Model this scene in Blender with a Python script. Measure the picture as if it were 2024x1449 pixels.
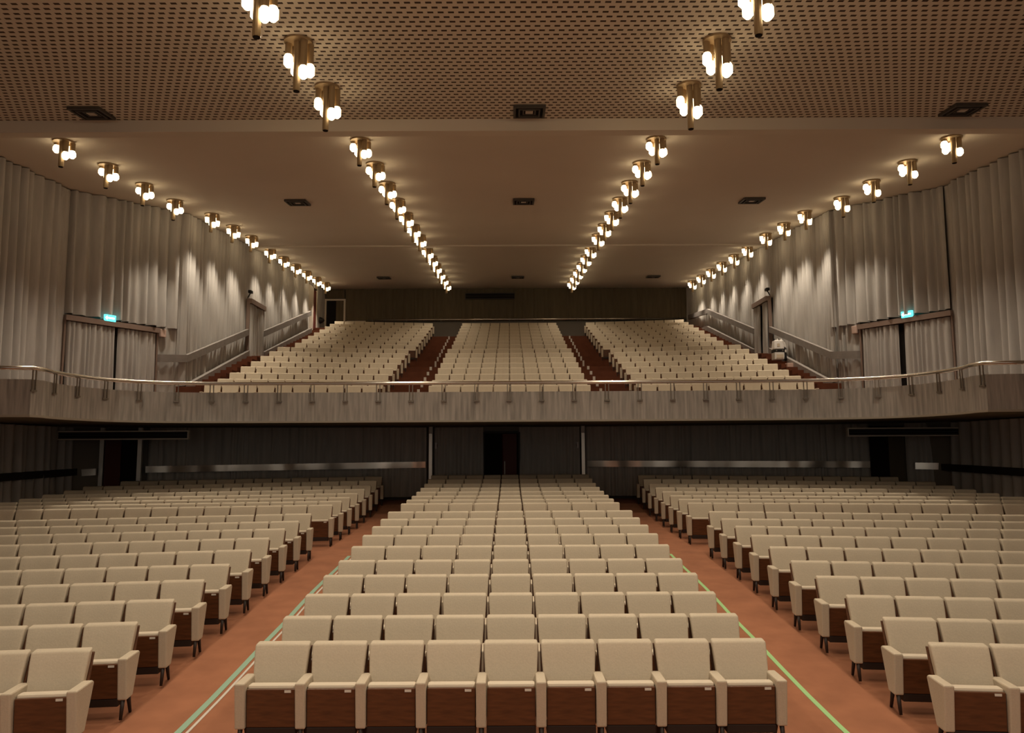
import bpy, bmesh, math, random
from mathutils import Matrix, Vector
random.seed(7)
for o in list(bpy.data.objects): bpy.data.objects.remove(o)
SC = bpy.context.scene
COL = SC.collection

# ------------------------------------------------------------------ camera
ZC = 2.71
TH = math.atan(165.5/1500); ROLL = 0.0055; YAW = -0.0033
cd = bpy.data.cameras.new('camera'); cam = bpy.data.objects.new('camera', cd); COL.objects.link(cam)
cd.sensor_fit = 'HORIZONTAL'; cd.sensor_width = 36; cd.lens = 1500/2024*36; cd.clip_end = 200
cam.matrix_world = Matrix.Translation((0, 0, ZC)) @ Matrix.Rotation(YAW, 4, 'Z') @ Matrix.Rotation(math.pi/2+TH, 4, 'X') @ Matrix.Rotation(-ROLL, 4, 'Z')
SC.camera = cam
# ------------------------------------------------------------------ world + exposure
SC.view_settings.view_transform = 'Standard'; SC.view_settings.look = 'None'
SC.view_settings.gamma = 1; SC.view_settings.use_curve_mapping = False
SC.view_settings.exposure = 0.95
w = bpy.data.worlds.new('world'); SC.world = w; w.use_nodes = True
w.node_tree.nodes['Background'].inputs[0].default_value = (1.0, 0.90, 0.76, 1)
w.node_tree.nodes['Background'].inputs[1].default_value = 0.15
LAMP_W = {'inner0': 190.0, 'inner1': 132.0, 'inner2': 52.0, 'wall1': 300.0, 'wall2': 190.0}      # watts of one lamp over the aisles / along the walls
LAMP_COL = (1.0, 0.86, 0.67)
BULB_E = 3.2

# ------------------------------------------------------------------ helpers
def lin(r, g, b):
    return tuple((c/12.92 if c <= .04045 else ((c+.055)/1.055)**2.4) for c in (r/255, g/255, b/255))

class MB:
    """collects shapes into one mesh with several material slots"""
    def __init__(s): s.v = []; s.f = []; s.m = []
    def add(s, vs, fs, mi=0):
        n = len(s.v); s.v += [tuple(v) for v in vs]
        for f in fs: s.f.append(tuple(i+n for i in f)); s.m.append(mi)
    def box(s, x0, x1, y0, y1, z0, z1, mi=0):
        s.add([(x0,y0,z0),(x1,y0,z0),(x1,y1,z0),(x0,y1,z0),(x0,y0,z1),(x1,y0,z1),(x1,y1,z1),(x0,y1,z1)],
              [(0,3,2,1),(4,5,6,7),(0,1,5,4),(1,2,6,5),(2,3,7,6),(3,0,4,7)], mi)
    def hexa(s, p, mi=0):
        s.add(p, [(0,3,2,1),(4,5,6,7),(0,1,5,4),(1,2,6,5),(2,3,7,6),(3,0,4,7)], mi)
    def cyl(s, a, b, r0, r1=None, n=12, mi=0, caps=True):
        r1 = r0 if r1 is None else r1
        a, b = Vector(a), Vector(b); d = (b-a).normalized()
        u = d.cross(Vector((0,0,1)))
        if u.length < 1e-4: u = Vector((1,0,0))
        u.normalize(); v = d.cross(u)
        vs = []
        for c, r in ((a, r0), (b, r1)):
            for i in range(n):
                t = 2*math.pi*i/n; vs.append(c+u*(r*math.cos(t))+v*(r*math.sin(t)))
        fs = [(i, (i+1) % n, n+(i+1) % n, n+i) for i in range(n)]
        if caps: fs += [tuple(range(n))[::-1], tuple(range(n, 2*n))]
        s.add(vs, fs, mi)
    def strip(s, path, zb, zt, th, mi=0, inward=1):
        """vertical slab following a plan polyline; zb, zt numbers or lists; thickness th to the left of travel"""
        n = len(path)
        zb = zb if isinstance(zb, (list, tuple)) else [zb]*n
        zt = zt if isinstance(zt, (list, tuple)) else [zt]*n
        off = offset(path, th*inward)
        vs = []
        for i in range(n):
            (x, y), (p, q) = path[i], off[i]
            vs += [(x,y,zb[i]),(x,y,zt[i]),(p,q,zt[i]),(p,q,zb[i])]
        fs = []
        for i in range(n-1):
            a, b = 4*i, 4*i+4
            for k in range(4): fs.append((a+k, a+(k+1) % 4, b+(k+1) % 4, b+k))
        fs += [(0,1,2,3)[::-1], (4*n-4, 4*n-3, 4*n-2, 4*n-1)]
        s.add(vs, fs, mi)
    def build(s, name, mats, parent=None, smooth=False, bevel=0, seg=2, subd=0):
        me = bpy.data.meshes.new(name); me.from_pydata(s.v, [], s.f)
        for m in (mats if isinstance(mats, (list, tuple)) else [mats]): me.materials.append(m)
        me.polygons.foreach_set('material_index', s.m)
        bm = bmesh.new(); bm.from_mesh(me); bmesh.ops.recalc_face_normals(bm, faces=bm.faces)
        if bevel: bmesh.ops.bevel(bm, geom=list(bm.edges), offset=bevel, segments=seg, profile=.5, affect='EDGES', clamp_overlap=True)
        bm.to_mesh(me); bm.free()
        if smooth: me.polygons.foreach_set('use_smooth', [True]*len(me.polygons))
        me.update()
        o = bpy.data.objects.new(name, me); COL.objects.link(o)
        if parent: o.parent = parent
        return o

def offset(path, d):
    out = []; n = len(path)
    for i in range(n):
        ns = []
        for a, b in ((i-1, i), (i, i+1)):
            if a < 0 or b >= n: continue
            dx, dy = path[b][0]-path[a][0], path[b][1]-path[a][1]; l = math.hypot(dx, dy) or 1
            ns.append((-dy/l, dx/l))
        nx = sum(k[0] for k in ns)/len(ns); ny = sum(k[1] for k in ns)/len(ns); l = math.hypot(nx, ny) or 1
        c = max(.5, (nx*ns[0][0]+ny*ns[0][1])/l)
        out.append((path[i][0]+nx/l*d/c, path[i][1]+ny/l*d/c))
    return out

def tag(o, label=None, cat=None, group=None, kind=None):
    if label: o['label'] = label
    if cat: o['category'] = cat
    if group: o['group'] = group
    if kind: o['kind'] = kind
    return o
def struct(o, label, cat): return tag(o, label, cat, kind='structure')
def empty(name, loc=(0,0,0), rz=0):
    o = bpy.data.objects.new(name, None); COL.objects.link(o); o.location = loc; o.rotation_euler = (0,0,rz)
    o.empty_display_size = .2
    return o
def copy_tree(o, parent=None):
    c = o.copy(); COL.objects.link(c)
    if parent: c.parent = parent
    for ch in kids.get(o.name, []): kids.setdefault(c.name, []).append(copy_tree(ch, c))
    return c
kids = {}
def part(p, o): kids.setdefault(p.name, []).append(o); return o

def mat(name, col, rough=.8, metal=0, noise=0, nscale=20, bump=0, emit=None, es=0, stretch=None, spec=.3):
    m = bpy.data.materials.new(name); m.use_nodes = True
    nt = m.node_tree; b = nt.nodes['Principled BSDF']
    b.inputs['Base Color'].default_value = (*col, 1); b.inputs['Roughness'].default_value = rough
    b.inputs['Metallic'].default_value = metal; b.inputs['Specular IOR Level'].default_value = spec
    if emit:
        b.inputs['Emission Color'].default_value = (*emit, 1); b.inputs['Emission Strength'].default_value = es
    if noise or bump:
        tc = nt.nodes.new('ShaderNodeTexCoord'); mp = nt.nodes.new('ShaderNodeMapping')
        mp.inputs['Scale'].default_value = stretch or (1, 1, 1)
        nz = nt.nodes.new('ShaderNodeTexNoise'); nz.inputs['Scale'].default_value = nscale; nz.inputs['Detail'].default_value = 4
        nt.links.new(tc.outputs['Object'], mp.inputs[0]); nt.links.new(mp.outputs[0], nz.inputs['Vector'])
        if noise:
            mr = nt.nodes.new('ShaderNodeMapRange')
            mr.inputs[1].default_value = .25; mr.inputs[2].default_value = .75
            mr.inputs[3].default_value = 1-noise; mr.inputs[4].default_value = 1+noise
            mx = nt.nodes.new('ShaderNodeVectorMath'); mx.operation = 'SCALE'; mx.inputs[0].default_value = col
            nt.links.new(nz.outputs[0], mr.inputs[0]); nt.links.new(mr.outputs[0], mx.inputs['Scale'])
            nt.links.new(mx.outputs[0], b.inputs['Base Color'])
        if bump:
            bp = nt.nodes.new('ShaderNodeBump'); bp.inputs['Strength'].default_value = bump; bp.inputs['Distance'].default_value = .01
            nt.links.new(nz.outputs[0], bp.inputs['Height']); nt.links.new(bp.outputs[0], b.inputs['Normal'])
    return m

M = dict(
    fabric=mat('seat_fabric', (.56,.475,.36), .9, noise=.05, nscale=60, bump=.15),
    piping=mat('seat_piping', (.64,.55,.43), .8),
    wood=mat('seat_wood', (.105,.038,.014), .38, noise=.3, nscale=7, stretch=(1,1,6), spec=.45),
    plate=mat('number_plate', (.7,.66,.58), .4),
    leg=mat('leg_dark', (.030,.018,.014), .5),
    carpet=mat('carpet', (.33,.135,.070), .95, noise=.16, nscale=2.5, bump=.2),
    carpet_b=mat('balcony_carpet', (.125,.040,.018), .95, noise=.15, nscale=3),
    curtain=mat('curtain_fabric', (.42,.395,.37), .9, noise=.12, nscale=6, stretch=(1,1,.15)),
    curtain_shaded=mat('shaded_curtain_fabric', (.115,.09,.058), .9, noise=.12, nscale=6, stretch=(1,1,.15)),  # same cloth as the side curtains, shade put into its colour
    wall=mat('wall_paint', (.22,.19,.155), .9),
    greywall=mat('grey_base_wall', (.20,.18,.16), .85),
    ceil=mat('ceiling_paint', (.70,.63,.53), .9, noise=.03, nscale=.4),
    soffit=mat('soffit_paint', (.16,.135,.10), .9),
    board=mat('parapet_board', (.47,.435,.40), .75, noise=.32, nscale=9, stretch=(1.6,1.6,.12), bump=.15),
    lip=mat('parapet_lip', (.46,.41,.34), .7),
    railboard=mat('rail_board', (.22,.195,.18), .6, noise=.12, nscale=5),
    chrome=mat('polished_metal', (.80,.75,.68), .2, metal=1),
    sheet=mat('wavy_sheet_metal', (.80,.75,.68), .28, metal=1, bump=1.0, nscale=.9, stretch=(1,1,.3)),
    post=mat('post_metal', (.80,.76,.70), .42, metal=1),
    steel=mat('brushed_steel', (.80,.75,.68), .2, metal=1),
    bracket=mat('bracket_metal', (.30,.26,.22), .4, metal=.6),
    frame=mat('door_frame', (.22,.155,.125), .6),
    framep=mat('pale_frame', (.58,.52,.44), .6),
    dark=mat('dark_void', (.010,.007,.006), .9),
    darkrail=mat('dark_rail', (.020,.015,.012), .5),
    redwood=mat('red_door_leaf', (.10,.022,.016), .5),
    brass=mat('lamp_brass', (.36,.26,.15), .45, metal=.35),
    bulb=mat('lamp_bulb', (1,.9,.7), .4, emit=(1.0,.80,.50), es=BULB_E),
    grille=mat('grille_metal', (.07,.06,.05), .5),
    black=mat('black_plastic', (.012,.011,.012), .5),
    white=mat('white_case', (.74,.71,.68), .5),
    pink=mat('alarm_box', (.55,.40,.34), .6),
    sign=mat('exit_sign', (.05,.5,.5), .4, emit=(.10,.78,.80), es=1.1),
    signw=mat('exit_sign_mark', (.8,1,1), .4, emit=(.75,1.0,1.0), es=1.6),
    tapeg=mat('green_tape', (.36,.62,.27), .5),
    tapel=mat('pale_green_tape', (.30,.46,.34), .5),
    tapew=mat('white_tape', (.62,.57,.50), .6),
)

def perforated():
    m = mat('perforated_ceiling', (.70,.63,.53), .9); nt = m.node_tree; b = nt.nodes['Principled BSDF']
    g = nt.nodes.new('ShaderNodeNewGeometry'); sp = nt.nodes.new('ShaderNodeSeparateXYZ'); nt.links.new(g.outputs['Position'], sp.inputs[0])
    def mth(op, a, b2=None):
        n = nt.nodes.new('ShaderNodeMath'); n.operation = op
        for i, x in enumerate((a, b2)):
            if x is None: continue
            if isinstance(x, (int, float)): n.inputs[i].default_value = x
            else: nt.links.new(x, n.inputs[i])
        return n.outputs[0]
    u = mth('DIVIDE', sp.outputs[0], .162); v = mth('DIVIDE', sp.outputs[1], .155)
    row = mth('FLOOR', v); off = mth('MULTIPLY', mth('MODULO', mth('ADD', row, 100.0), 2.0), .5)
    fu = mth('ABSOLUTE', mth('SUBTRACT', mth('FRACT', mth('ADD', mth('ADD', u, off), 300.0)), .5))
    fv = mth('ABSOLUTE', mth('SUBTRACT', mth('FRACT', mth('ADD', v, 300.0)), .5))
    a = mth('LESS_THAN', fu, .29); c = mth('LESS_THAN', fv, .19); k = mth('MULTIPLY', a, c)
    mx = nt.nodes.new('ShaderNodeMix'); mx.data_type = 'RGBA'
    mx.inputs['A'].default_value = (.70,.63,.53,1); mx.inputs['B'].default_value = (.06,.038,.025,1)
    nt.links.new(k, mx.inputs['Factor']); nt.links.new(mx.outputs['Result'], b.inputs['Base Color'])
    return m
M['perf'] = perforated()
for n_ in M['sheet'].node_tree.nodes:
    if n_.type == 'BUMP': n_.inputs['Distance'].default_value = .35
    if n_.type == 'TEX_NOISE': n_.inputs['Detail'].default_value = 1

# ------------------------------------------------------------------ profiles of the room
def interp(t, x):
    if x <= t[0][0]: return t[0][1]
    for (a, p), (b, q) in zip(t, t[1:]):
        if x <= b: return p+(q-p)*(x-a)/(b-a)
    return t[-1][1]
def ceil_z(y):
    return ZC+(5.795+.093*y if y < 31.5 else 8.7245+.073*(y-31.5))
SEAT_H = .87
ROWY = [7.63+.88*i for i in range(10)]+[17.35+.94*i for i in range(8)]
ROWTOP = [(7.63,.88),(8.55,.937),(9.41,1.009),(10.26,1.089),(11.2,1.160),(11.9,1.235),(12.75,1.31),(13.69,1.373),(14.68,1.43),(15.5,1.495),
          (17.35,1.534),(18.6,1.565),(19.6,1.605),(20.3,1.65),(21.4,1.715),(22.2,1.78),(22.9,1.86),(23.93,1.953)]
FLOOR = [(-3,0),(7.2,0)]+[(y,t-SEAT_H) for y, t in ROWTOP]+[(25.6,1.14)]
def floor_z(y): return interp(FLOOR, y)
BY = [25.6+1.085*i for i in range(8)]+[35.8+1.11*i for i in range(8)]
BTOP = [4.90,5.19,5.51,5.85,6.165,6.51,6.84,7.17]+[7.72+.335*i for i in range(8)]
BW = .158      # tan of the fan of the balcony side blocks
def mirror(path): return [(-x, y) for x, y in path][::-1]

# ------------------------------------------------------------------ floor and ceiling
mb = MB()
ys = [-3, 5, 7.2]+[y for y, _ in ROWTOP]+[25.7]
for a, b in zip(ys, ys[1:]):
    mb.add([(-13.6,a,floor_z(a)),(13.6,a,floor_z(a)),(13.6,b,floor_z(b)),(-13.6,b,floor_z(b))], [(0,1,2,3)])
mb.add([(-13.6,-3,-.3),(13.6,-3,-.3),(13.6,25.7,-.3),(-13.6,25.7,-.3)], [(0,3,2,1)])
struct(mb.build('floor', M['carpet']), 'rust brown carpeted floor sloping up under the stalls seats', 'floor')

mb = MB()
def cquad(a, b, mi, dz=0):
    mb.hexa([(-13.8,a,ceil_z(a)+dz),(13.8,a,ceil_z(a)+dz),(13.8,b,ceil_z(b)+dz),(-13.8,b,ceil_z(b)+dz),
             (-13.8,a,ceil_z(a)+.3),(13.8,a,ceil_z(a)+.3),(13.8,b,ceil_z(b)+.3),(-13.8,b,ceil_z(b)+.3)], mi)
cquad(-4, 16.1, 1); cquad(16.1, 31.5, 0); cquad(31.5, 45.6, 0)
struct(mb.build('ceiling', [M['ceil'], M['perf']]), 'brown ceiling rising towards the rear, perforated with slots near the stage', 'ceiling')
mb = MB(); z = ceil_z(16.1)
mb.hexa([(-13.6,16.1,z-.27),(13.6,16.1,z-.27),(13.6,16.55,z-.20),(-13.6,16.55,z-.20),(-13.6,16.1,z+.05),(13.6,16.1,z+.05),(13.6,16.55,z+.08),(-13.6,16.55,z+.08)])
struct(mb.build('trim_1', M['ceil']), 'pale downstand beam across the ceiling behind the perforated part', 'ceiling beam')
mb = MB(); z = ceil_z(31.7)
mb.box(-11.2, 11.2, 31.7, 31.95, z-.06, z+.05)
struct(mb.build('trim_2', M['ceil']), 'thin ceiling beam across the smooth rear ceiling', 'ceiling beam')

# ------------------------------------------------------------------ walls behind the curtains
UL = [(-13.3,-3),(-13.3,22.2),(-11.25,25.6),(-11.25,45.4)]
mb = MB(); mb.strip(UL, [-.3]*2+[3.5]*2, 13.2, .2, 0, 1)
struct(mb.build('wall_left', M['wall']), 'left side wall behind the pleated curtains', 'wall')
mb = MB(); mb.strip([(-x,y) for x,y in UL], [-.3]*2+[3.5]*2, 13.2, .2, 0, -1)
struct(mb.build('wall_right', M['wall']), 'right side wall behind the pleated curtains', 'wall')
mb = MB(); mb.box(-11.4, 11.4, 45.15, 45.4, 3.5, 13.2)
mb.box(-9.6, 11.2, 45.02, 45.15, 8.9, 10.40, 1)
struct(mb.build('wall_rear', [M['wall'], M['greywall']]), 'rear wall behind the balcony with a grey base', 'wall')
LW = [(-13.3,23.1),(-11.3,24.05),(-2.5,25.35),(2.5,25.35),(11.3,24.05),(13.3,23.1)]
mb = MB(); mb.strip(LW, .6, 3.6, .2, 0, 1)
struct(mb.build('wall_lower_rear', M['wall']), 'rear wall of the stalls under the balcony', 'wall')

# ------------------------------------------------------------------ curtains
def curtain(name, path, zb, zt, mt, label, cat='curtain', group='wall curtains', pitch=.27, amp=.075, parent=None, step=.034, seed=0, nz=7, loose=.5):
    """pleated cloth hung along a plan path; the room lies to the right of travel"""
    rnd = random.Random(seed)
    segs = []; L = 0
    for a, b in zip(path, path[1:]):
        l = math.hypot(b[0]-a[0], b[1]-a[1]); segs.append((L, l, a, b)); L += l
    n = max(4, int(L/step)); 
    folds = []; s = 0
    while s < L+1:
        folds.append((s, rnd.uniform(.45, 1.3)*amp, rnd.uniform(-1, 1)*loose, rnd.uniform(.75, 1.5))); s += pitch*rnd.uniform(.45, 1.6)
    vs = []; fs = []
    nor = offset(path, 1)
    fi = 0
    for i in range(n+1):
        s = L*i/n
        for (S, l, a, b) in segs:
            if s <= S+l+1e-6: break
        t = (s-S)/l; x = a[0]+(b[0]-a[0])*t; y = a[1]+(b[1]-a[1])*t
        nx, ny = (b[1]-a[1])/l, -(b[0]-a[0])/l
        while fi < len(folds)-2 and folds[fi+1][0] <= s: fi += 1
        f0, f1 = folds[fi], folds[fi+1]; q = (s-f0[0])/(f1[0]-f0[0])
        A = f0[1]+(f1[1]-f0[1])*q; ph = f0[2]+(f1[2]-f0[2])*q
        for k in range(nz+1):
            h = k/nz
            qq = min(1, max(0, q+ph*.14*math.sin(2.2*h+ph*3)*4*q*(1-q))); d = A*(.7+.3*(1-h))*max(0, math.sin(math.pi*qq))**f0[3]+.012*math.sin(9*s+5*h)
            za = zb(s, x, y) if callable(zb) else zb; ze = zt(s, x, y) if callable(zt) else zt
            sl = ph*.05*(1-h)
            vs.append((x+nx*(d+.05)+ny*-sl, y+ny*(d+.05)+nx*sl, za+(ze-za)*h))
    for i in range(n):
        for k in range(nz):
            a = i*(nz+1)+k; fs.append((a, a+1, a+nz+2, a+nz+1))
    me = bpy.data.meshes.new(name); me.from_pydata(vs, [], fs); me.materials.append(mt)
    me.polygons.foreach_set('use_smooth', [True]*len(fs)); me.update()
    o = bpy.data.objects.new(name, me); COL.objects.link(o)
    if parent: o.parent = parent
    elif label: tag(o, label, cat, group)
    return o
ctop = lambda s, x, y: ceil_z(y)-.03
def stairz(y):   # top of the carpeted side stairs
    return 5.0+.31*(y-25.94) if y < 31.1 else (6.60+.13*(y-31.1) if y < 33.1 else 6.86+.287*(y-33.1))
c = curtain
CU = M['curtain']; CD = M['curtain_shaded']
for sgn, side in ((1, 'left'), (-1, 'right')):
    def P(path): return path if sgn == 1 else mirror(path)
    c('curtain', P([(-13.2,2),(-13.2,21.5)]), 3.55, ctop, CU, f'tall pleated grey beige curtain on the {side} wall in front of the exit door', seed=1+sgn, pitch=.34, amp=.36)
    c('curtain', P([(-13.2,21.4),(-13.2,22.2)]), 3.75, ctop, CU, f'narrow pleated curtain strip in the corner beside the {side} exit door', seed=61+sgn, pitch=.2, amp=.08)
    c('curtain', P([(-11.62,24.74),(-11.15,25.5)]), 3.75, lambda s, x, y: 6.85, CU, f'short pleated curtain between the {side} exit door and the stair rail', seed=3+sgn, pitch=.25, amp=.07)
    c('curtain', P([(-11.32,25.2),(-11.14,25.52),(-11.1,25.9)]), 3.75, ctop, CU, f'narrow curtain fold wrapped round the corner where the {side} stair rail begins', seed=71+sgn, pitch=.16, amp=.10)
    c('curtain', P([(-13.2,22.15),(-11.1,25.6)]), 6.8, ctop, CU, f'pleated grey beige curtain hanging above the {side} exit door', seed=5+sgn, pitch=.32, amp=.30)
    c('curtain', P([(-11.15,25.3),(-11.15,31.3)]), lambda s, x, y: stairz(y)+.1, ctop, CU, f'pleated grey beige curtain beside the lower {side} balcony stairs', seed=9+sgn, pitch=.30, amp=.20)
    c('curtain', P([(-11.15,31.15),(-11.15,32.9)]), 9.02, ctop, CU, f'pleated grey beige curtain above the {side} stair door', seed=13+sgn, pitch=.28, amp=.18)
    c('curtain', P([(-11.15,32.8),(-11.15,41.2)]), lambda s, x, y: stairz(y)+.1, ctop, CU, f'pleated grey beige curtain beside the upper {side} balcony stairs', seed=17+sgn, pitch=.30, amp=.20)
    c('curtain', P([(-13.2,12),(-13.2,23.0)]), floor_z(18)+.02, 3.45, CD if 0 else CU, f'dim pleated curtain on the {side} wall under the balcony', seed=31+sgn, pitch=.34, amp=.26)
c('curtain', [(-11.15,43.1),(-11.15,45.05)], 9.4, ctop, CU, 'short pale curtain in the rear left corner beside the side doorway', seed=21, pitch=.4, amp=.05)
c('curtain', [(-11.15,41.2),(-11.15,43.1)], 11.95, ctop, CU, 'pleated curtain above the dark doorway near the rear left corner', seed=22)
c('curtain', mirror([(-10.75,44.95),(-11.15,41.2)][::-1]), 9.4, ctop, CU, 'pleated curtain turning into the rear right corner', seed=23)
c('curtain', [(-9.85,45.0),(10.75,45.0)], 10.42, ctop, CD, 'wide pleated curtain, shade put in its colour, across the rear wall of the balcony', seed=24, amp=.06, pitch=.3)
c('curtain', [(-11.1,45.0),(-9.9,45.0)], 11.82, ctop, CD, 'dark curtain above the rear left corner doorway', seed=25, amp=.06)
lowtop = 3.47
c('curtain', [(-11.3,23.95),(-2.75,25.12)], 1.22, lowtop, CU, 'dark pleated curtain left of the centre posts under the balcony', seed=26, amp=.13, pitch=.24)
c('curtain', [(-2.5,25.25),(-.88,25.25)], 1.22, lowtop, CU, 'dark pleated curtain between the left post and the centre doorway', seed=27, amp=.12, pitch=.22)
c('curtain', [(.3,25.25),(2.3,25.25)], 1.22, lowtop, CU, 'dark pleated curtain between the centre doorway and the right post', seed=28, amp=.12, pitch=.22)
c('curtain', [(2.5,25.2),(11.3,23.95)], 1.22, lowtop, CU, 'dark pleated curtain right of the centre posts under the balcony', seed=29, amp=.13, pitch=.24)
c('curtain', [(12.2,23.5),(13.2,23.05)], 1.22, lowtop, CU, 'narrow dark curtain in the right corner under the balcony', seed=30, amp=.12, pitch=.22)

# ------------------------------------------------------------------ balcony
def wing(y, x):  # plan y of a tier line at x
    return y-max(0, abs(x)-4.4)*BW
XS = [-11.3,-4.4,4.4,11.3]
mb = MB()
def tier(y0, y1, z, zlow):
    lo = [(x, wing(y0, x)) for x in XS]; hi = [(x, wing(y1, x)) for x in XS]
    for i in range(3):
        (a, b), (c2, d) = lo[i], lo[i+1]; (e, f), (g, h) = hi[i], hi[i+1]
        mb.add([(a,b,z),(c2,d,z),(g,h,z),(e,f,z),(a,b,zlow),(c2,d,zlow)], [(0,1,2,3),(4,5,1,0)])
nos = [y-.62 for y in BY]
zs = [t-SEAT_H for t in BTOP]
for i in range(16):
    y1 = nos[i+1] if i < 15 else 46.6
    tier(nos[i], y1, zs[i], zs[i-1] if i else 3.72)
# front cross aisle and underside
PAR = [(-13.1,16.3),(-11.1,16.45),(-10.45,16.55),(-10.38,16.9),(-10.5,17.4),(-10.53,18.0),(-10.4,18.9),(-10.15,19.5),(-9.75,20.0),(-9.2,20.32),(-8.4,20.55),(-7,20.7),(-5,20.78),(0,20.8)]
PAR = PAR+[(-x, y) for x, y in PAR[-2::-1]]
mb.add([(x,y,3.72) for x,y in PAR]+[(13.2,22.2,3.72),(11.2,25.6,3.72),(4.4,25.6,3.72),(-4.4,25.6,3.72),(-11.2,25.6,3.72),(-13.2,22.2,3.72)], [tuple(range(len(PAR)+6))])
struct(mb.build('floor_balcony', M['carpet_b']), 'red brown carpeted stepped floor of the balcony', 'balcony floor')
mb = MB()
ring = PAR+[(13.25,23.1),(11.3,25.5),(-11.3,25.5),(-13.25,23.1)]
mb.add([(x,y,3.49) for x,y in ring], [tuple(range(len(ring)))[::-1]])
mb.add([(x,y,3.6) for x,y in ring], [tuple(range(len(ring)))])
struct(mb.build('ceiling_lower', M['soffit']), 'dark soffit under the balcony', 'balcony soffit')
mb = MB()
mb.strip(PAR, 3.53, 4.31, .12, 0, 1); mb.strip(offset(PAR, -.025), 3.485, 3.535, .12, 1, 1)
wb = struct(mb.build('wall_balcony', [M['board'], M['lip']]), 'grey streaked balcony front curving forward at both ends', 'balcony front')
# handrail on the balcony front
hr = tag(empty('handrail', (0, 20.8, 4.31)), 'polished metal handrail on brackets along the balcony front', 'handrail')
def rel(o, root):
    o.parent = root; o.matrix_parent_inverse = Matrix.Translation(-Vector(root.location)); return o
def fine(path, n=5):
    out = []
    for i in range(len(path)-1):
        p0, p1, p2, p3 = path[max(0,i-1)], path[i], path[i+1], path[min(len(path)-1,i+2)]
        for k in range(n):
            t = k/n
            out.append(tuple(.5*((2*p1[j])+(-p0[j]+p2[j])*t+(2*p0[j]-5*p1[j]+4*p2[j]-p3[j])*t*t+(-p0[j]+3*p1[j]-3*p2[j]+p3[j])*t**3) for j in (0, 1)))
    return out+[path[-1]]
RAILP = offset(PAR, -.05)
mb = MB(); fp = offset(PAR, -.01); rv = []
fo = offset(fp, 1)
for (x, y), (ox, oy) in zip(fp, fo):
    for k in range(12):
        t = 2*math.pi*k/12; rv.append((x+(ox-x)*.05*math.cos(t), y+(oy-y)*.05*math.cos(t), 4.555+.048*math.sin(t)))
mb.add(rv, [(12*i+k,12*i+(k+1)%12,12*i+12+(k+1)%12,12*i+12+k) for i in range(len(fp)-1) for k in range(12)])
rel(mb.build('rail', M['steel'], smooth=True), hr)
def along(path, s):
    for a, b in zip(path, path[1:]):
        l = math.hypot(b[0]-a[0], b[1]-a[1])
        if s <= l: return a[0]+(b[0]-a[0])*s/l, a[1]+(b[1]-a[1])*s/l, math.atan2(b[1]-a[1], b[0]-a[0])
        s -= l
    return None
s0 = 2.75; i = 0
Ltot = sum(math.hypot(b[0]-a[0], b[1]-a[1]) for a, b in zip(PAR, PAR[1:]))
nb = 31; gap = (Ltot-2*s0)/(nb-1)
bk = MB()
for dx in (-.045, .045):
    bk.box(dx-.012, dx+.012, -.012, .012, -.45, 0)
bk.box(-.075, .075, -.02, .02, -.48, -.44)
bp = bk.build('bracket', M['bracket'])
for i in range(nb):
    x, y, a = along(offset(PAR, -.028), s0+gap*i*.999) or (0, 20.77, 0)
    b = bp if i == 0 else bp.copy()
    if i: COL.objects.link(b)
    b.parent = hr; b.location = (x, y-20.8, 4.52-4.31); b.rotation_euler = (0, 0, a)

# side stairs of the balcony
for sgn, side in ((-1, 'left'), (1, 'right')):
    mb = MB(); y = 25.3; last = 3.9
    while y < 43.2:
        z = stairz(y+.27); x0, x1 = (sgn*10.3, sgn*11.22)
        mb.box(min(x0,x1), max(x0,x1), y, y+.545, 3.6 if 0 else z-1.0, z); y += .545
    struct(mb.build('floor_stairs_'+side, M['carpet_b']), f'red brown carpeted stairs along the {side} balcony wall', 'stairs')

def wallboard(name, pts, h, th, mt, label, group):
    """board on the side wall, pts = (x, y, ztop)"""
    mb = MB()
    for (x, y, z), (p, q, r) in zip(pts, pts[1:]):
        sx = -th if x > 0 else th; sp = -th if p > 0 else th
        mb.hexa([(x,y,z-h),(x+sx,y,z-h),(p+sp,q,r-h),(p,q,r-h),(x,y,z),(x+sx,y,z),(p+sp,q,r),(p,q,r)])
    return tag(mb.build(name, mt), label, 'wall rail', group)
G = 'board rails on the balcony stair walls'
for s, side in ((-1, 'left'), (1, 'right')):
    X = 10.86*s
    wallboard('wall_rail', [(s*11.5,24.6,5.88),(s*10.95,25.38,5.96),(X,31.0,7.74)], .25, .12, M['railboard'], f'upper board rail beside the lower {side} balcony stairs, next to the exit door', G)
    wallboard('wall_rail', [(X,25.4,5.0),(X,31.1,6.86)], .24, .14, M['railboard'], f'low skirting board rail beside the lower {side} balcony stairs', G)
    e = [(X,32.95,7.97),(X,40.7,10.3)]
    if s == 1: e += [(10.72,44.4,10.62)]
    wallboard('wall_rail', e, .26, .12, M['railboard'], f'upper board rail beside the upper {side} balcony stairs, behind the stair door', G)
    e = [(X,33.05,7.06),(X,40.8,9.37)]
    if s == 1: e += [(10.85,42.6,9.5)]
    wallboard('wall_rail', e, .25, .14, M['railboard'], f'low skirting board rail beside the upper {side} balcony stairs', G)
    # lower level, dark rails
    wallboard('wall_rail', [(s*13.0,10,2.06),(s*13.0,22.9,2.24)], .2, .1, M['darkrail'], f'dark rail along the {side} wall under the balcony', 'dark rails under the balcony')

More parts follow.
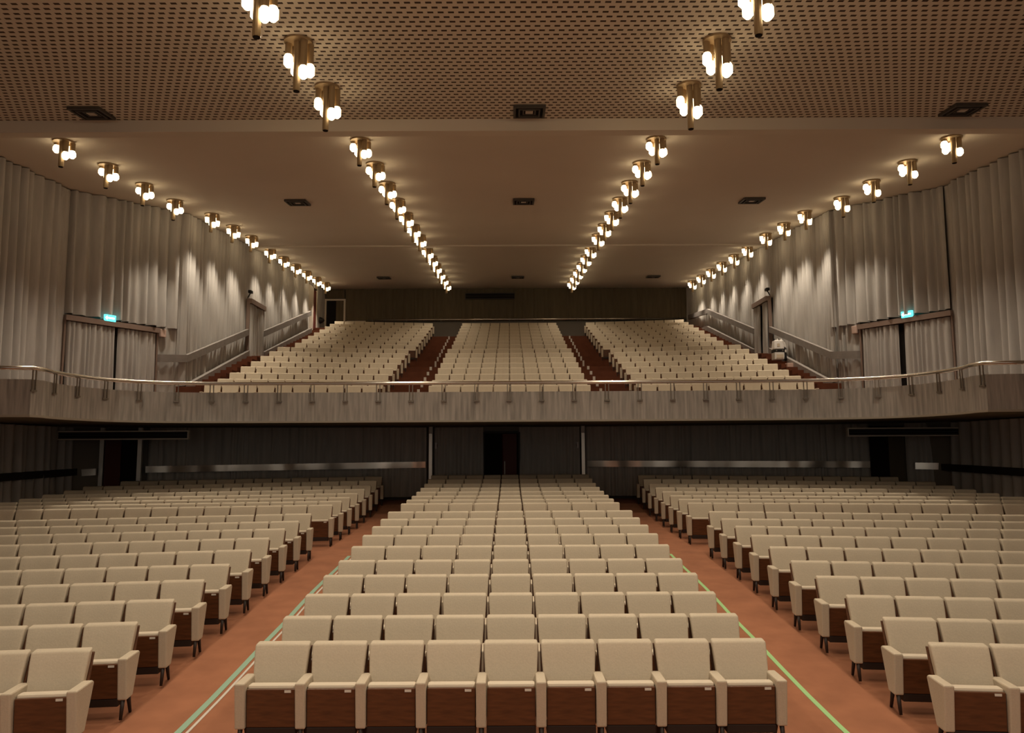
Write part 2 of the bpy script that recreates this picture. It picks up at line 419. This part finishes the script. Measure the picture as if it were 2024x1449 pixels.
# ------------------------------------------------------------------ doors
def curtained_door(name, p, q, z0, z1, label, ajar, sgn, header=.16, g=.075):
    """door unit on the plan line p -> q, room to the right of travel"""
    L = math.hypot(q[0]-p[0], q[1]-p[1]); a = math.atan2(q[1]-p[1], q[0]-p[0])
    r = empty(name, (p[0], p[1], z0), a); struct(r, label, 'door')
    H = z1-z0
    mb = MB(); mb.box(-.05, L+.05, -.22, 0, H-header, H); mb.box(-.05, .0, -.14, 0, 0, H-header); mb.box(L, L+.05, -.14, 0, 0, H-header)
    part(r, mb.build('frame', M['frame'], r))
    mb = MB(); mb.box(.03, L-.03, -.03, 0, 0, H-header); part(r, mb.build('dark_opening', M['dark'], r))
    m = L*ajar
    for k, (a0, a1) in enumerate(((.04, m-g), (m+g, L-.04))):
        o = curtain('curtain_leaf', [(a0,-.03),(a1,-.03)], .02, H-header-.02, M['curtain'], None, pitch=.15, amp=.13, parent=r, seed=40+k, step=.02)
        part(r, o)
    return r
d1 = curtained_door('door_1', (-13.13,22.12), (-11.62,24.62), 3.75, 6.74, 'double exit door covered in pleated curtain on the left wall', .53, 1)
d2 = curtained_door('door_2', (11.62,24.62), (13.13,22.12), 3.75, 6.74, 'double exit door covered in pleated curtain on the right wall', .47, 1)
d3 = curtained_door('door_3', (-10.92,31.15), (-10.92,32.95), 6.62, 9.05, 'narrow curtained stair door on the left balcony wall', .5, 1, .2, .13)
d4 = curtained_door('door_4', (10.92,32.95), (10.92,31.15), 6.62, 9.05, 'narrow curtained stair door on the right balcony wall', .5, 1, .2, .13)
# dark doorway on the left side wall, rear corner
r = struct(empty('door_5', (-11.15,42.1,9.35)), 'dark red doorway in the left wall near the rear corner', 'door')
mb = MB(); mb.box(-.02,.06,0,.9,0,2.5); mb.build('leaf', M['redwood'], r)
mb = MB(); mb.box(-.02,.14,-.95,0,0,2.55); mb.box(-.02,.1,.9,.98,0,2.55); mb.build('frame', M['framep'], r)
r = struct(empty('door_6', (-10.45,44.95,9.35)), 'pale framed doorway in the rear wall at the left corner', 'door')
mb = MB(); mb.box(-.62,-.52,-.06,.06,0,2.45); mb.box(.52,.62,-.06,.06,0,2.45); mb.box(-.52,.52,-.06,.06,2.35,2.45); mb.build('frame', M['framep'], r)
mb = MB(); mb.box(-.52,.1,.02,.08,0,2.35); mb.build('dark_opening', M['dark'], r)
curtain('curtain_leaf', [(.05,.05),(.52,.05)], 0, 2.35, M['curtain_shaded'], None, parent=r, pitch=.15, amp=.04, seed=51)
# centre doorway of the stalls
r = struct(empty('door_7', (-.28,25.2,1.15)), 'dark centre doorway under the balcony with a reddish open leaf', 'door')
mb = MB(); mb.box(-.56,.56,.02,.12,0,2.12); mb.build('dark_opening', M['dark'], r)
mb = MB(); mb.box(-.62,-.56,-.04,.1,0,2.16); mb.box(.56,.62,-.04,.1,0,2.16); mb.box(-.56,.56,-.04,.1,2.12,2.18); mb.build('frame', M['darkrail'], r)
mb = MB(); mb.hexa([(.02,-.02,0),(.06,-.06,0),(.5,.0,0),(.5,.05,0),(.02,-.02,2.1),(.06,-.06,2.1),(.5,.0,2.1),(.5,.05,2.1)])
lf = mb.build('leaf', M['redwood'], r)
mb = MB(); mb.box(.09,.12,-.10,-.065,.3,1.2); hb = mb.build('pull_bar', M['bracket'], lf)
# side doorways of the stalls
r = struct(empty('door_8', (-11.92,23.45,1.1)), 'dark doorway with two pale posts in the left corner under the balcony', 'door')
r.rotation_euler[2] = .12
for x in (-.55, .55):
    mb = MB(); mb.box(x-.06,x+.06,-.06,.06,0,2.36); mb.build('post', M['post'], r)
mb = MB(); mb.box(-.49,.49,.05,.12,0,2.3); mb.build('dark_opening', M['dark'], r)
mb = MB(); mb.hexa([(-.47,.0,0),(.0,-.02,0),(.0,.02,0),(-.47,.04,0),(-.47,.0,2.28),(.0,-.02,2.28),(.0,.02,2.28),(-.47,.04,2.28)]); mb.build('leaf', M['redwood'], r)
r = struct(empty('door_9', (11.7,23.6,1.1)), 'dark doorway in the right corner under the balcony', 'door')
r.rotation_euler[2] = -.12
mb = MB(); mb.box(-.5,.5,.05,.12,0,2.3); mb.build('dark_opening', M['dark'], r)
mb = MB(); mb.box(.02,.48,-.02,.03,0,2.28); mb.build('leaf', M['curtain_shaded'], r)
for o in (): pass

# posts beside the centre doorway
for s, side in ((-1, 'left'), (1, 'right')):
    x = -2.60 if s < 0 else 2.40
    p = tag(empty('post', (x,25.05,1.15)), f'slim pale post on the {side} of the centre doorway under the balcony', 'post', 'posts under the balcony')
    mb = MB(); mb.box(-.06,.06,-.06,.06,0,2.12); mb.build('shaft', M['post'], p, bevel=.008)
    mb = MB(); mb.cyl((0,0,2.12),(0,0,2.34),.07,.07,12); mb.build('cap', M['white'], p)
    l = tag(empty('wall_light', (x-s*.17,25.1,2.87)), f'tiny pale wall light beside the {side} centre post', 'wall light', 'wall lights under the balcony')
    mb = MB(); mb.box(-.03,.03,-.05,.03,-.1,.1); mb.build('shade', M['white'], l, bevel=.01)
    mb = MB(); mb.box(-.04,.04,.03,.09,-.05,.05); mb.build('base', M['redwood'], l)

# metal bands under the balcony
def band(pts, label):
    mb = MB()
    for (x, y, z), (p, q, r2) in zip(pts, pts[1:]):
        mb.hexa([(x,y-.04,z-.2),(p,q-.04,r2-.2),(p,q,r2-.2),(x,y,z-.2),(x,y-.055,z),(p,q-.055,r2),(p,q,r2),(x,y,z)])
    return tag(mb.build('metal_band', M['sheet']), label, 'metal band', 'polished bands under the balcony')
n = 5
band([(-11.25+(8.5)*t/n, 23.70+1.25*t/n, 2.28+.08*t/n) for t in range(n+1)], 'long polished metal band on the dark curtain left of the centre posts')
band([(2.52+(8.65)*t/n, 24.99-1.25*t/n, 2.36-.05*t/n) for t in range(n+1)], 'long polished metal band on the dark curtain right of the centre posts')
band([(-12.98,22.95,2.2),(-12.5,23.18,2.23)], 'short polished metal band beside the left corner doorway')
band([(12.3,23.24,2.27),(12.98,22.92,2.26)], 'short polished metal band beside the right corner doorway')
# rail on the rear wall
rr = tag(empty('rear_rail', (0,44.85,10.5)), 'thin metal rail across the rear wall behind the top balcony row', 'rail')
mb = MB(); mb.cyl((-8.45,0,0),(10.6,0,0),.06,n=14); mb.build('bar', M['steel'], rr, smooth=True)
for k in range(10):
    mb = MB(); x = -8.2+k*2.05; mb.box(x-.03,x+.03,.0,.2,-.07,.07); mb.build('bracket', M['bracket'], rr)
mb = MB(); mb.box(-9.75,-8.6,44.85,44.95,10.2,10.45)
tag(mb.build('wall_ledge', M['framep']), 'pale ledge right of the rear left corner doorway', 'ledge')

# ------------------------------------------------------------------ small fittings
for s, side, d, x, y in ((-1,'left',d1,-12.46,23.25),(1,'right',d2,12.46,23.25)):
    a = d.rotation_euler[2]
    e = tag(empty('exit_sign', (x-s*.16, y-.16*.6-.05, 6.82), a), f'glowing teal exit sign above the {side} exit door', 'exit sign', 'exit signs')
    mb = MB(); mb.box(-.18,.18,-.03,.03,-.10,.10); mb.build('housing', M['sign'], e, bevel=.01)
    mb = MB(); q = -1 if s < 0 else 1
    mb.box(-.10,.13,-.036,-.028,-.025,.025)
    mb.add([(-.10,-.034,-.07),(-.10,-.034,.07),(-.17,-.034,0)], [(0,1,2)])
    mb.build('arrow', M['signw'], e)
    mb = MB(); mb.box(-.1,.1,-.06,.06,-.13,.13)
    o = mb.build('alarm_box', M['pink'], None, bevel=.02); o.location = (s*11.42, 24.75, 6.6); o.rotation_euler = (0,0,a)
    tag(o, f'small pinkish alarm box at the top corner of the {side} exit door', 'alarm box', 'alarm boxes')
    e = tag(empty('wall_camera', (s*11.0, 31.4, 9.3)), f'small dark camera on a bracket above the {side} stair door', 'camera', 'cameras above the stair doors')
    mb = MB(); mb.cyl((0,0,-.2),(-s*.14,0,.05),.025,n=8); mb.build('arm', M['darkrail'], e)
    mb = MB(); mb.box(-s*.14-.07,-s*.14+.07,-.16,.1,.02,.14); mb.build('body', M['black'], e, bevel=.02)
mb = MB(); mb.cyl((-11.05,43.75,10.3),(-10.9,43.75,10.3),.2,.16,14); mb.cyl((-10.9,43.75,10.3),(-10.8,43.75,10.33),.1,.08,12)
tag(mb.build('wall_speaker', M['black']), 'small dark round fitting on the pale wall in the rear left corner', 'wall fitting')

def grille(name, x0, x1, y, z0, z1, label, cat, fm, sl=3):
    e = tag(empty(name, ((x0+x1)/2, y, (z0+z1)/2)), label, cat, 'long ventilation grilles'); w2, h2 = (x1-x0)/2, (z1-z0)/2
    mb = MB(); t = .035
    mb.box(-w2,w2,-.05,.05,h2-t,h2); mb.box(-w2,w2,-.05,.05,-h2,-h2+t); mb.box(-w2,-w2+t,-.05,.05,-h2+t,h2-t); mb.box(w2-t,w2,-.05,.05,-h2+t,h2-t)
    mb.build('frame', fm, e)
    mb = MB(); mb.box(-w2+t,w2-t,.0,.04,-h2+t,h2-t); mb.build('backing', M['dark'], e)
    mb = MB()
    for k in range(sl):
        z = -h2+(2*h2)*(k+1)/(sl+1); mb.box(-w2+t,w2-t,-.03,-.015,z-.006,z+.006)
    mb.build('slats', M['grille'], e)
    return e
grille('ventilation_grille', -13.05, -9.25, 22, 3.07, 3.33, 'long framed ventilation grille below the balcony in the left corner', 'ventilation grille', M['framep'])
grille('ventilation_grille', 9.75, 13.05, 22, 3.05, 3.30, 'long framed ventilation grille below the balcony in the right corner', 'ventilation grille', M['framep'])
e = grille('ventilation_grille', -2.65, .35, 44.8, 11.72, 12.1, 'dark long ventilation grille high on the rear curtain', 'ventilation grille', M['grille'], 1)

def vent(x, y, big, label):
    e = tag(empty('ceiling_vent', (x, y, ceil_z(y)-.02)), label, 'ceiling vent', 'square ceiling vents'); e.rotation_euler = (math.atan(.093),0,0)
    w2 = .34
    mb = MB(); t = .05
    for a, b, c2, d in ((-w2,w2,-w2,-w2+t),(-w2,w2,w2-t,w2),(-w2,-w2+t,-w2+t,w2-t),(w2-t,w2,-w2+t,w2-t)): mb.box(a,b,c2,d,-.05,.01)
    part(e, mb.build('frame', M['grille'], e))
    mb = MB(); mb.box(-w2+t,w2-t,-w2+t,w2-t,-.0,.02); mb.build('backing', M['dark'], e)
    for k, q in enumerate((.23, .14)):
        mb = MB()
        for a, b, c2, d in ((-q,q,-q,-q+.03),(-q,q,q-.03,q),(-q,-q+.03,-q+.03,q-.03),(q-.03,q,-q+.03,q-.03)): mb.box(a,b,c2,d,-.06+.02*k,-.02)
        mb.build('ring', M['grille'], e)
    mb = MB(); mb.box(-.08,.08,-.08,.08,-.04,-.02); mb.build('centre_plate', M['framep'], e)
for y, nm in ((15.55,'beside the downstand beam'), (23.75,'in the smooth ceiling'), (40.5,'near the rear wall')):
    xs = (-8.9,.45,9.75) if y < 20 else (-6.8,.48,7.85)
    for x, sd in zip(xs, ('left','middle','right')): vent(x, y, 1, f'{sd} square ceiling vent {nm}')

# floor tapes along the centre block
def tape(xs, y0, y1, wd, mt, label, zf, n=40, cat='floor tape', name='floor_tape'):
    mb = MB()
    for x in xs:
        for k in range(n):
            a = y0+(y1-y0)*k/n; b = y0+(y1-y0)*(k+1)/n
            mb.hexa([(x-wd/2,a,zf(a)+.001),(x+wd/2,a,zf(a)+.001),(x+wd/2,b,zf(b)+.001),(x-wd/2,b,zf(b)+.001),
                     (x-wd/2,a,zf(a)+.005),(x+wd/2,a,zf(a)+.005),(x+wd/2,b,zf(b)+.005),(x-wd/2,b,zf(b)+.005)])
    return tag(mb.build(name, mt), label, cat, 'floor tapes along the aisles')
tape((3.2,), 5.5, 15.5, .055, M['tapeg'], 'bright green floor tape along the right edge of the centre block', floor_z)
tape((-3.22,), 5.5, 15.5, .07, M['tapel'], 'pale green floor tape along the left aisle, outer line of the pair', floor_z)
tape((-3.13,), 5.5, 15.5, .03, M['tapew'], 'whitish floor tape along the left aisle, inner line of the pair', floor_z)
for s, side in ((-1,'left'),(1,'right')):
    mb = MB()
    for i in range(1, 8):
        mb.box(s*3.4-.05, s*3.4+.05, nos[i]-.012, nos[i]+.10, zs[i]-.14, zs[i]+.006)
        if i < 7: mb.box(s*3.4-.05, s*3.4+.05, nos[i]+.45, nos[i]+.60, zs[i], zs[i]+.006)
    tag(mb.build('floor_tape', M['tapew']), f'dashed pale tape marks on the lower {side} balcony aisle steps', 'floor tape', 'floor tapes along the aisles')
    mb = MB()
    for i in range(8, 16):
        y1 = nos[i+1] if i < 15 else nos[i]+1.0
        mb.box(s*3.45-.03, s*3.45+.03, nos[i], y1, zs[i], zs[i]+.006); mb.box(s*3.45-.04, s*3.45+.04, nos[i]-.012, nos[i], zs[i]-.33, zs[i]+.006)
    if s > 0: mb.box(3.4, 4.1, nos[15]+.9, nos[15]+1.0, zs[15], zs[15]+.006)
    tag(mb.build('floor_tape', M['tapew']), f'continuous pale tape line on the upper {side} balcony aisle', 'floor tape', 'floor tapes along the aisles')

# equipment on the right stairs
sz = stairz(29.57)+.01
def case(name, x, y, z, w2, d2, h, mt, label, cat, extra=None):
    e = tag(empty(name, (x,y,z)), label, cat)
    mb = MB(); mb.box(-w2,w2,-d2,d2,0,h); mb.build('body', mt, e, bevel=.03)
    if extra: extra(e)
    return e
def f1(e):
    mb = MB(); mb.box(-.2,.2,-.262,-.25,.08,.24); mb.build('front_panel', M['piping'], e)
    for x in (-.16,.16):
        mb = MB(); mb.box(x-.02,x+.02,-.27,-.25,.26,.3); mb.build('latch', M['bracket'], e)
EX = 10.44
def f1(e):
    mb = MB(); mb.box(-.13,.13,-.212,-.195,.06,.2); mb.build('front_panel', M['piping'], e)
case('equipment_case', EX, 29.25, sz, .19, .20, .29, M['white'], 'white equipment case, lowest of the stack on the right stairs', 'equipment case', f1)
e = tag(empty('amplifier', (EX,29.25,sz+.292)), 'flat black device between the two white boxes on the right stairs', 'device')
mb = MB(); mb.box(-.2,.2,-.20,.20,0,.11); mb.build('body', M['black'], e, bevel=.02)
for x in (-.12, .12):
    mb = MB(); mb.cyl((x,-.22,.055),(x,-.20,.055),.025,n=10); mb.build('knob', M['bracket'], e)
e = tag(empty('equipment_case', (EX,29.25,sz+.404)), 'white rounded equipment case on top of the stack on the right stairs', 'equipment case')
mb = MB(); mb.hexa([(-.2,-.2,0),(.2,-.2,0),(.2,.2,0),(-.2,.2,0),(-.16,-.16,.36),(.19,-.16,.36),(.19,.16,.36),(-.16,.16,.36)]); mb.build('body', M['white'], e, bevel=.04, seg=3)
for x, q in ((-.13,M['black']),(.0,M['white']),(.15,M['white'])):
    mb = MB(); mb.cyl((x,0,.35),(x,0,.43),.04,.03,n=10); mb.build('knob', q, e)
mb = MB(); mb.box(-.08,.02,-.2,-.185,.1,.22); mb.build('front_panel', M['piping'], e)
e = tag(empty('loudspeaker', (10.64,29.2,sz+.0)), 'tall black device with white strips leaning beside the white boxes', 'device')
mb = MB(); mb.hexa([(-.05,-.15,0),(.09,-.15,0),(.09,.15,0),(-.05,.15,0),(-.09,-.1,.72),(.02,-.1,.72),(.02,.1,.72),(-.09,.1,.72)]); mb.build('body', M['black'], e, bevel=.02)
mb = MB(); mb.hexa([(-.02,-.14,.5),(.08,-.14,.45),(.08,-.1,.45),(-.02,-.1,.5),(-.06,-.14,.74),(.03,-.14,.66),(.03,-.1,.66),(-.06,-.1,.74)]); mb.build('strip', M['white'], e)
mb = MB(); mb.box(.0,.06,-.165,-.15,.28,.38); mb.build('strip', M['white'], e)
mb = MB(); mb.box(10.5,10.8,28.45,28.7,stairz(28.4)+.012,stairz(28.4)+.17)
tag(mb.build('cardboard_box', M['pink'], bevel=.01), 'small pale box on the right stairs just below the white equipment stack', 'box')

# ------------------------------------------------------------------ ceiling lamps
TUBES = [(0,-.05,.80,'long'),(-.17,.02,.34,0),(.12,-.09,.60,0),(.19,.06,.50,0),(.07,.16,.32,0),(-.08,.13,.44,0)]
def lamp_light(e, L, kind):
    ld = bpy.data.lights.get('lamp_spot_'+kind)
    if not ld:
        ld = bpy.data.lights.new('lamp_spot_'+kind, 'SPOT'); ld.energy = LAMP_W[kind]; ld.color = LAMP_COL
        ld.spot_size = math.radians(132 if kind[0] == 'i' else 92); ld.spot_blend = .85 if kind[0] == 'i' else .9; ld.shadow_soft_size = .12
    o = bpy.data.objects.new('lamp_light', ld); COL.objects.link(o); o.parent = e; o.location = (0, 0, -L)
    return o
def make_lamp(scale, off, detailed):
    e = empty('ceiling_lamp')
    if detailed:
        mb = MB(); mb.cyl((0,0,.0),(0,0,-.05),.24,.24,16); part(e, mb.build('mount_plate', M['brass'], e))
        for x, y, L, k in TUBES:
            L = L*scale+off; bl = .0 if k else .22*min(1, scale)
            mb = MB(); mb.cyl((x,y,-.04),(x,y,-(L-bl)),.06,n=12)
            if k: mb.cyl((x,y,-L),(x,y,-L-.012),.05,n=12, mi=1)
            t = part(e, mb.build('tube', [M['brass'], M['dark']], e))
            if not k:
                mb = MB(); mb.cyl((x,y,-(L-bl)),(x,y,-(L-bl+.05)),0.055,.08,n=12, caps=False); mb.cyl((x,y,-(L-bl+.05)),(x,y,-(L-.05)),.08,.08,n=12, caps=False); mb.cyl((x,y,-(L-.05)),(x,y,-L),.08,.04,n=12)
                part(t, mb.build('bulb', M['bulb'], t))
    else:
        mb = MB(); mb.cyl((0,0,0),(0,0,-.05),.24,.24,12)
        for x, y, L, k in TUBES:
            L = L*scale+off; bl = .0 if k else .2*min(1, scale)
            mb.cyl((x,y,-.04),(x,y,-(L-bl)),.06,n=8)
            if not k: mb.cyl((x,y,-(L-bl)),(x,y,-L),.075,.06,n=8, mi=1)
        bpy.data.objects.remove(e)
        e = mb.build('ceiling_lamp', [M['brass'], M['bulb']])
    return e
ORD = ['first','second','third','fourth','fifth','sixth','seventh','eighth','ninth','tenth','eleventh','twelfth','thirteenth','fourteenth','fifteenth','sixteenth','seventeenth','eighteenth']
Y1 = [10.2,12.2,14.2]; Y2 = [17.5,19.5,21.5,23.5,25.5,27.5,29.5]; Y3 = [32.3,34.3,36.3,38.3,40.3,42.3]
protoL = make_lamp(1.0, .12, True); protoS = make_lamp(.82, 0, True); protoF = make_lamp(.82, 0, False)
used = set()
def place_lamp(x, y, label, far, group='brass tube cluster ceiling lamps'):
    p = protoL if y < 16 else (protoF if far else protoS)
    o = p if p.name not in used else copy_tree(p)
    used.add(p.name); used.add(o.name)
    o.location = (x, y, ceil_z(y)-.005); tag(o, label, 'ceiling lamp', group)
    LIGHTS.append((o, .62 if y > 16 else .9))
LIGHTS = []
for s, side in ((-1,'left'),(1,'right')):
    for i, y in enumerate(Y1+Y2+Y3):
        place_lamp(s*3.55, y, f'brass tube cluster ceiling lamp, {ORD[i]} from the stage in the {side} inner row', y > 24)
    for i, y in enumerate(Y2+Y3):
        x = 10.65 if y < 24 else (10.25 if y < 31 else 10.4)
        place_lamp(s*x, y, f'brass tube cluster ceiling lamp, {ORD[i]} from the stage in the {side} wall row', y > 24)
    for y in (8.2,6.2,4.2,2.2,.2):
        place_lamp(s*3.55, y, 'brass tube cluster ceiling lamp over the stage end of the hall', False, 'brass tube cluster ceiling lamps over the stage end')
for o, L in LIGHTS: lamp_light(o, L, ('inner' if abs(o.location.x) < 6 else 'wall')+('0' if o.location.y < 16 else ('1' if o.location.y < 31 else '2')))

# ------------------------------------------------------------------ theatre seats
PITCH = .55
def seat_parts():
    """part name -> (MB, materials, bevel, seg, smooth); local origin on the floor under the top of the backrest, facing -y"""
    P = {}
    mb = MB(); w0, w1, wm = .232, .262, .258       # backrest: wider at the top, leaning back
    rows = [(.40,-.155,w0),(.55,-.115,w0+.012),(.74,-.055,wm),(.855,-.018,w1)]
    vs = []
    for z, y, wd in rows:
        for fx in (-1,-.6,0,.6,1):
            cv = .018*(fx*fx)
            vs.append((fx*wd, y-.045-cv+.01, z))
    for z, y, wd in rows:
        for fx in (-1,-.6,0,.6,1): vs.append((fx*wd*.985, y+.045, z+(.015 if z > .8 else 0)))
    fs = []
    for r in range(3):
        for k in range(4):
            a = r*5+k; fs.append((a,a+1,a+6,a+5)); b = a+20; fs.append((b,b+5,b+6,b+1))
    for k in range(4): fs.append((k,20+k,21+k,k+1)); fs.append((15+k,16+k,36+k,35+k))
    for r in range(3): fs.append((r*5,r*5+5,r*5+25,r*5+20)); fs.append((r*5+4,r*5+24,r*5+29,r*5+9))
    mb.add(vs, fs); P['backrest'] = (mb, M['fabric'], 0)
    mb = MB(); mb.hexa([(-.222,-.355,.23),(.222,-.355,.23),(.222,-.25,.23),(-.222,-.25,.23),(-.222,-.372,.565),(.222,-.372,.565),(.222,-.265,.565),(-.222,-.265,.565)])
    P['seat_cushion'] = (mb, M['piping'], .022)
    mb = MB(); mb.hexa([(-.222,-.375,.195),(.222,-.375,.195),(.222,-.35,.195),(-.222,-.35,.195),(-.222,-.395,.535),(.222,-.395,.535),(.222,-.365,.535),(-.222,-.365,.535)])
    P['seat_panel'] = (mb, M['wood'], .006)
    mb = MB(); mb.hexa([(.125,-.398,.505),(.185,-.398,.505),(.185,-.390,.505),(.125,-.390,.505),(.125,-.399,.526),(.185,-.399,.526),(.185,-.391,.526),(.125,-.391,.526)])
    P['number_plate'] = (mb, M['plate'], 0)
    mb = MB(); x0, x1 = -.275-.046, -.275+.046
    side = [(-.405,.185),(-.235,.185),(-.075,.575),(-.11,.60),(-.45,.60)]
    vs = [(x0,y,z) for y,z in side]+[(x1,y,z) for y,z in side]
    mb.add(vs, [(0,1,2,3,4),(9,8,7,6,5)]+[(i,(i+1)%5,5+(i+1)%5,5+i) for i in range(5)])
    P['armrest'] = (mb, M['fabric'], .014)
    mb = MB(); mb.cyl((-.275,-.37,.20),(-.275,-.415,0),.024,.016,8); P['leg'] = (mb, M['leg'], 0)
    mb = MB(); mb.cyl((-.275,-.24,.20),(-.275,-.16,0),.024,.016,8); P['leg_rear'] = (mb, M['leg'], 0)
    mb = MB(); mb.hexa([(-.262,-.20,.22),(.262,-.20,.22),(.262,-.17,.22),(-.262,-.17,.22),(-.266,.005,.82),(.266,.005,.82),(.266,.045,.82),(-.266,.045,.82)]); P['back_shell'] = (mb, M['wood'], .005)
    mb = MB(); mb.box(-.226,.226,-.37,-.20,.115,.193); P['underseat_dark'] = (mb, M['leg'], .008)  # dark box added below the seat, for its shade and underside
    return P
SP = seat_parts()
def make_seat(end):
    e = empty('theatre_seat')
    objs = {}
    for nm, (mb, mt, bv) in SP.items():
        name = 'leg' if nm == 'leg_rear' else nm
        o = mb.build(name, mt, None, bevel=bv, seg=2, smooth=(nm in ('leg','leg_rear','leg')))
        if nm == 'backrest':
            bm = bmesh.new(); bm.from_mesh(o.data)
            ed = [x for x in bm.edges if len(x.link_faces) == 2 and x.calc_face_angle() > .9]
            bmesh.ops.bevel(bm, geom=ed, offset=.02, segments=3, profile=.5, affect='EDGES'); bm.to_mesh(o.data); bm.free()
            o.data.polygons.foreach_set('use_smooth', [True]*len(o.data.polygons))
        objs[nm] = o
        par = objs['seat_panel'] if nm == 'number_plate' else e
        o.parent = par; part(par, o)
    if end:
        for nm in ('armrest','leg','leg_rear'):
            o = objs[nm].copy(); COL.objects.link(o); o.location = (PITCH,0,0); part(e, o)
    return e
seat_p = make_seat(False); seat_e = make_seat(True)

def project(x, y, z):
    v = cam.matrix_world.inverted() @ Vector((x, y, z)); f = 1500
    return 1012+f*v.x/-v.z, 724.5-f*v.y/-v.z, -v.z
seats = []   # x, y, z, rot, end, label, group, distance, in view
def rowname(r): return 'the front row' if r == 0 else f'the {ORD[r]} row'
A = math.radians(6.5)
for r in range(18):
    for k in range(9):
        x = (k-4)*PITCH; seats.append((x, ROWY[r], 0, k == 8, f'beige tip-up seat, {ORD[k]} from the left in {rowname(r)} of the centre block'))
    n = 14 if r == 17 else 15
    for s, side in ((-1,'left'),(1,'right')):
        for k in range(n):
            d = (k+.5)*PITCH; x = s*(3.95+d*math.cos(A)); y = ROWY[r]-.17-d*math.sin(A)
            seats.append((x, y, -s*A, (k == 0 if s < 0 else k == n-1), f'beige tip-up seat, {ORD[k]} from the aisle in {rowname(r)} of the {side} block'))
info = []
for i, (x, y, rz, end, lb) in enumerate(seats):
    px, py, d = project(x, y, floor_z(y)+.65)
    r = min(range(18), key=lambda q: abs(ROWY[q]-(y if rz == 0 else y+.17+(abs(x)-3.95)*math.tan(A))))
    slack = 230 if r < 5 else (75 if r < 9 else 0)
    info.append((-45 < px < 2069, r, d, i, -45-slack < px < 2069+slack))
info.sort(key=lambda t: (t[1], t[2]))
near = [t[3] for t in info if t[0]][:300]
lastr = max(info[[t[3] for t in info].index(i)][1] for i in near)
edge = [t[3] for t in info if t[4] and not t[0] and t[1] < lastr]
near = near+edge
rest = [t[3] for t in info if t[3] not in set(near) and t[1] >= lastr]
first = {False: True, True: True}
for i in sorted(near):
    x, y, rz, end, lb = seats[i]
    p = seat_e if end else seat_p
    o = p if first[end] else copy_tree(p)
    first[end] = False
    o.location = (x, y, floor_z(y)); o.rotation_euler = (0,0,rz)
    tag(o, lb, 'theatre seat', 'beige tip-up seats in the stalls')

# the remaining seats: back rows of the stalls, beyond the frame, and the whole balcony, as one object
far = [(seats[i][0], seats[i][1], floor_z(seats[i][1]), seats[i][2], seats[i][3]) for i in rest if seats[i][1] > 6]
AB = math.atan(BW)
for r in range(16):
    y, z = BY[r], BTOP[r]-SEAT_H
    for k in range(10): far.append(((k-4.5)*PITCH, y, z, 0, k == 9))
    for s in (-1, 1):
        for k in range(10):
            d = (k+.5)*.56; far.append((s*(4.42+d*math.cos(AB)), y-.05-d*math.sin(AB), z, -s*AB, (k == 0 if s < 0 else k == 9)))
def tri_data(o): 
    me = o.data; return [tuple(v.co) for v in me.vertices], [tuple(p.vertices) for p in me.polygons]
kinds = [M['fabric'], M['piping'], M['wood'], M['plate'], M['leg']]
pieces = []
for ch in [c2 for c2 in kids[seat_e.name]]:
    V, Fs = tri_data(ch); off = ch.location.x
    pieces.append(([(a+off, b, c2) for a, b, c2 in V], Fs, kinds.index(ch.data.materials[0]), off > .1))
pl = kids[kids[seat_e.name][2].name][0] if kids.get(kids[seat_e.name][2].name) else None
V_all, F_all, M_all = [], [], []
for x, y, z, rz, end in far:
    ca, sa = math.cos(rz), math.sin(rz)
    for V, Fs, mi, endonly in pieces:
        if endonly and not end: continue
        n = len(V_all)
        V_all += [(x+a*ca-b*sa, y+a*sa+b*ca, z+c2) for a, b, c2 in V]
        F_all += [tuple(i+n for i in f) for f in Fs]; M_all += [mi]*len(Fs)
me = bpy.data.meshes.new('theatre_seat_rows'); me.from_pydata(V_all, [], F_all)
for m in kinds: me.materials.append(m)
me.polygons.foreach_set('material_index', M_all); me.polygons.foreach_set('use_smooth', [False]*len(F_all)); me.update()
o = bpy.data.objects.new('theatre_seat_rows', me); COL.objects.link(o)
tag(o, 'rows of small beige seats filling the balcony and the rear of the stalls', 'theatre seats', None, 'stuff')
print('SEATS near', len(near), 'far', len(far), 'objects', len(bpy.data.objects))
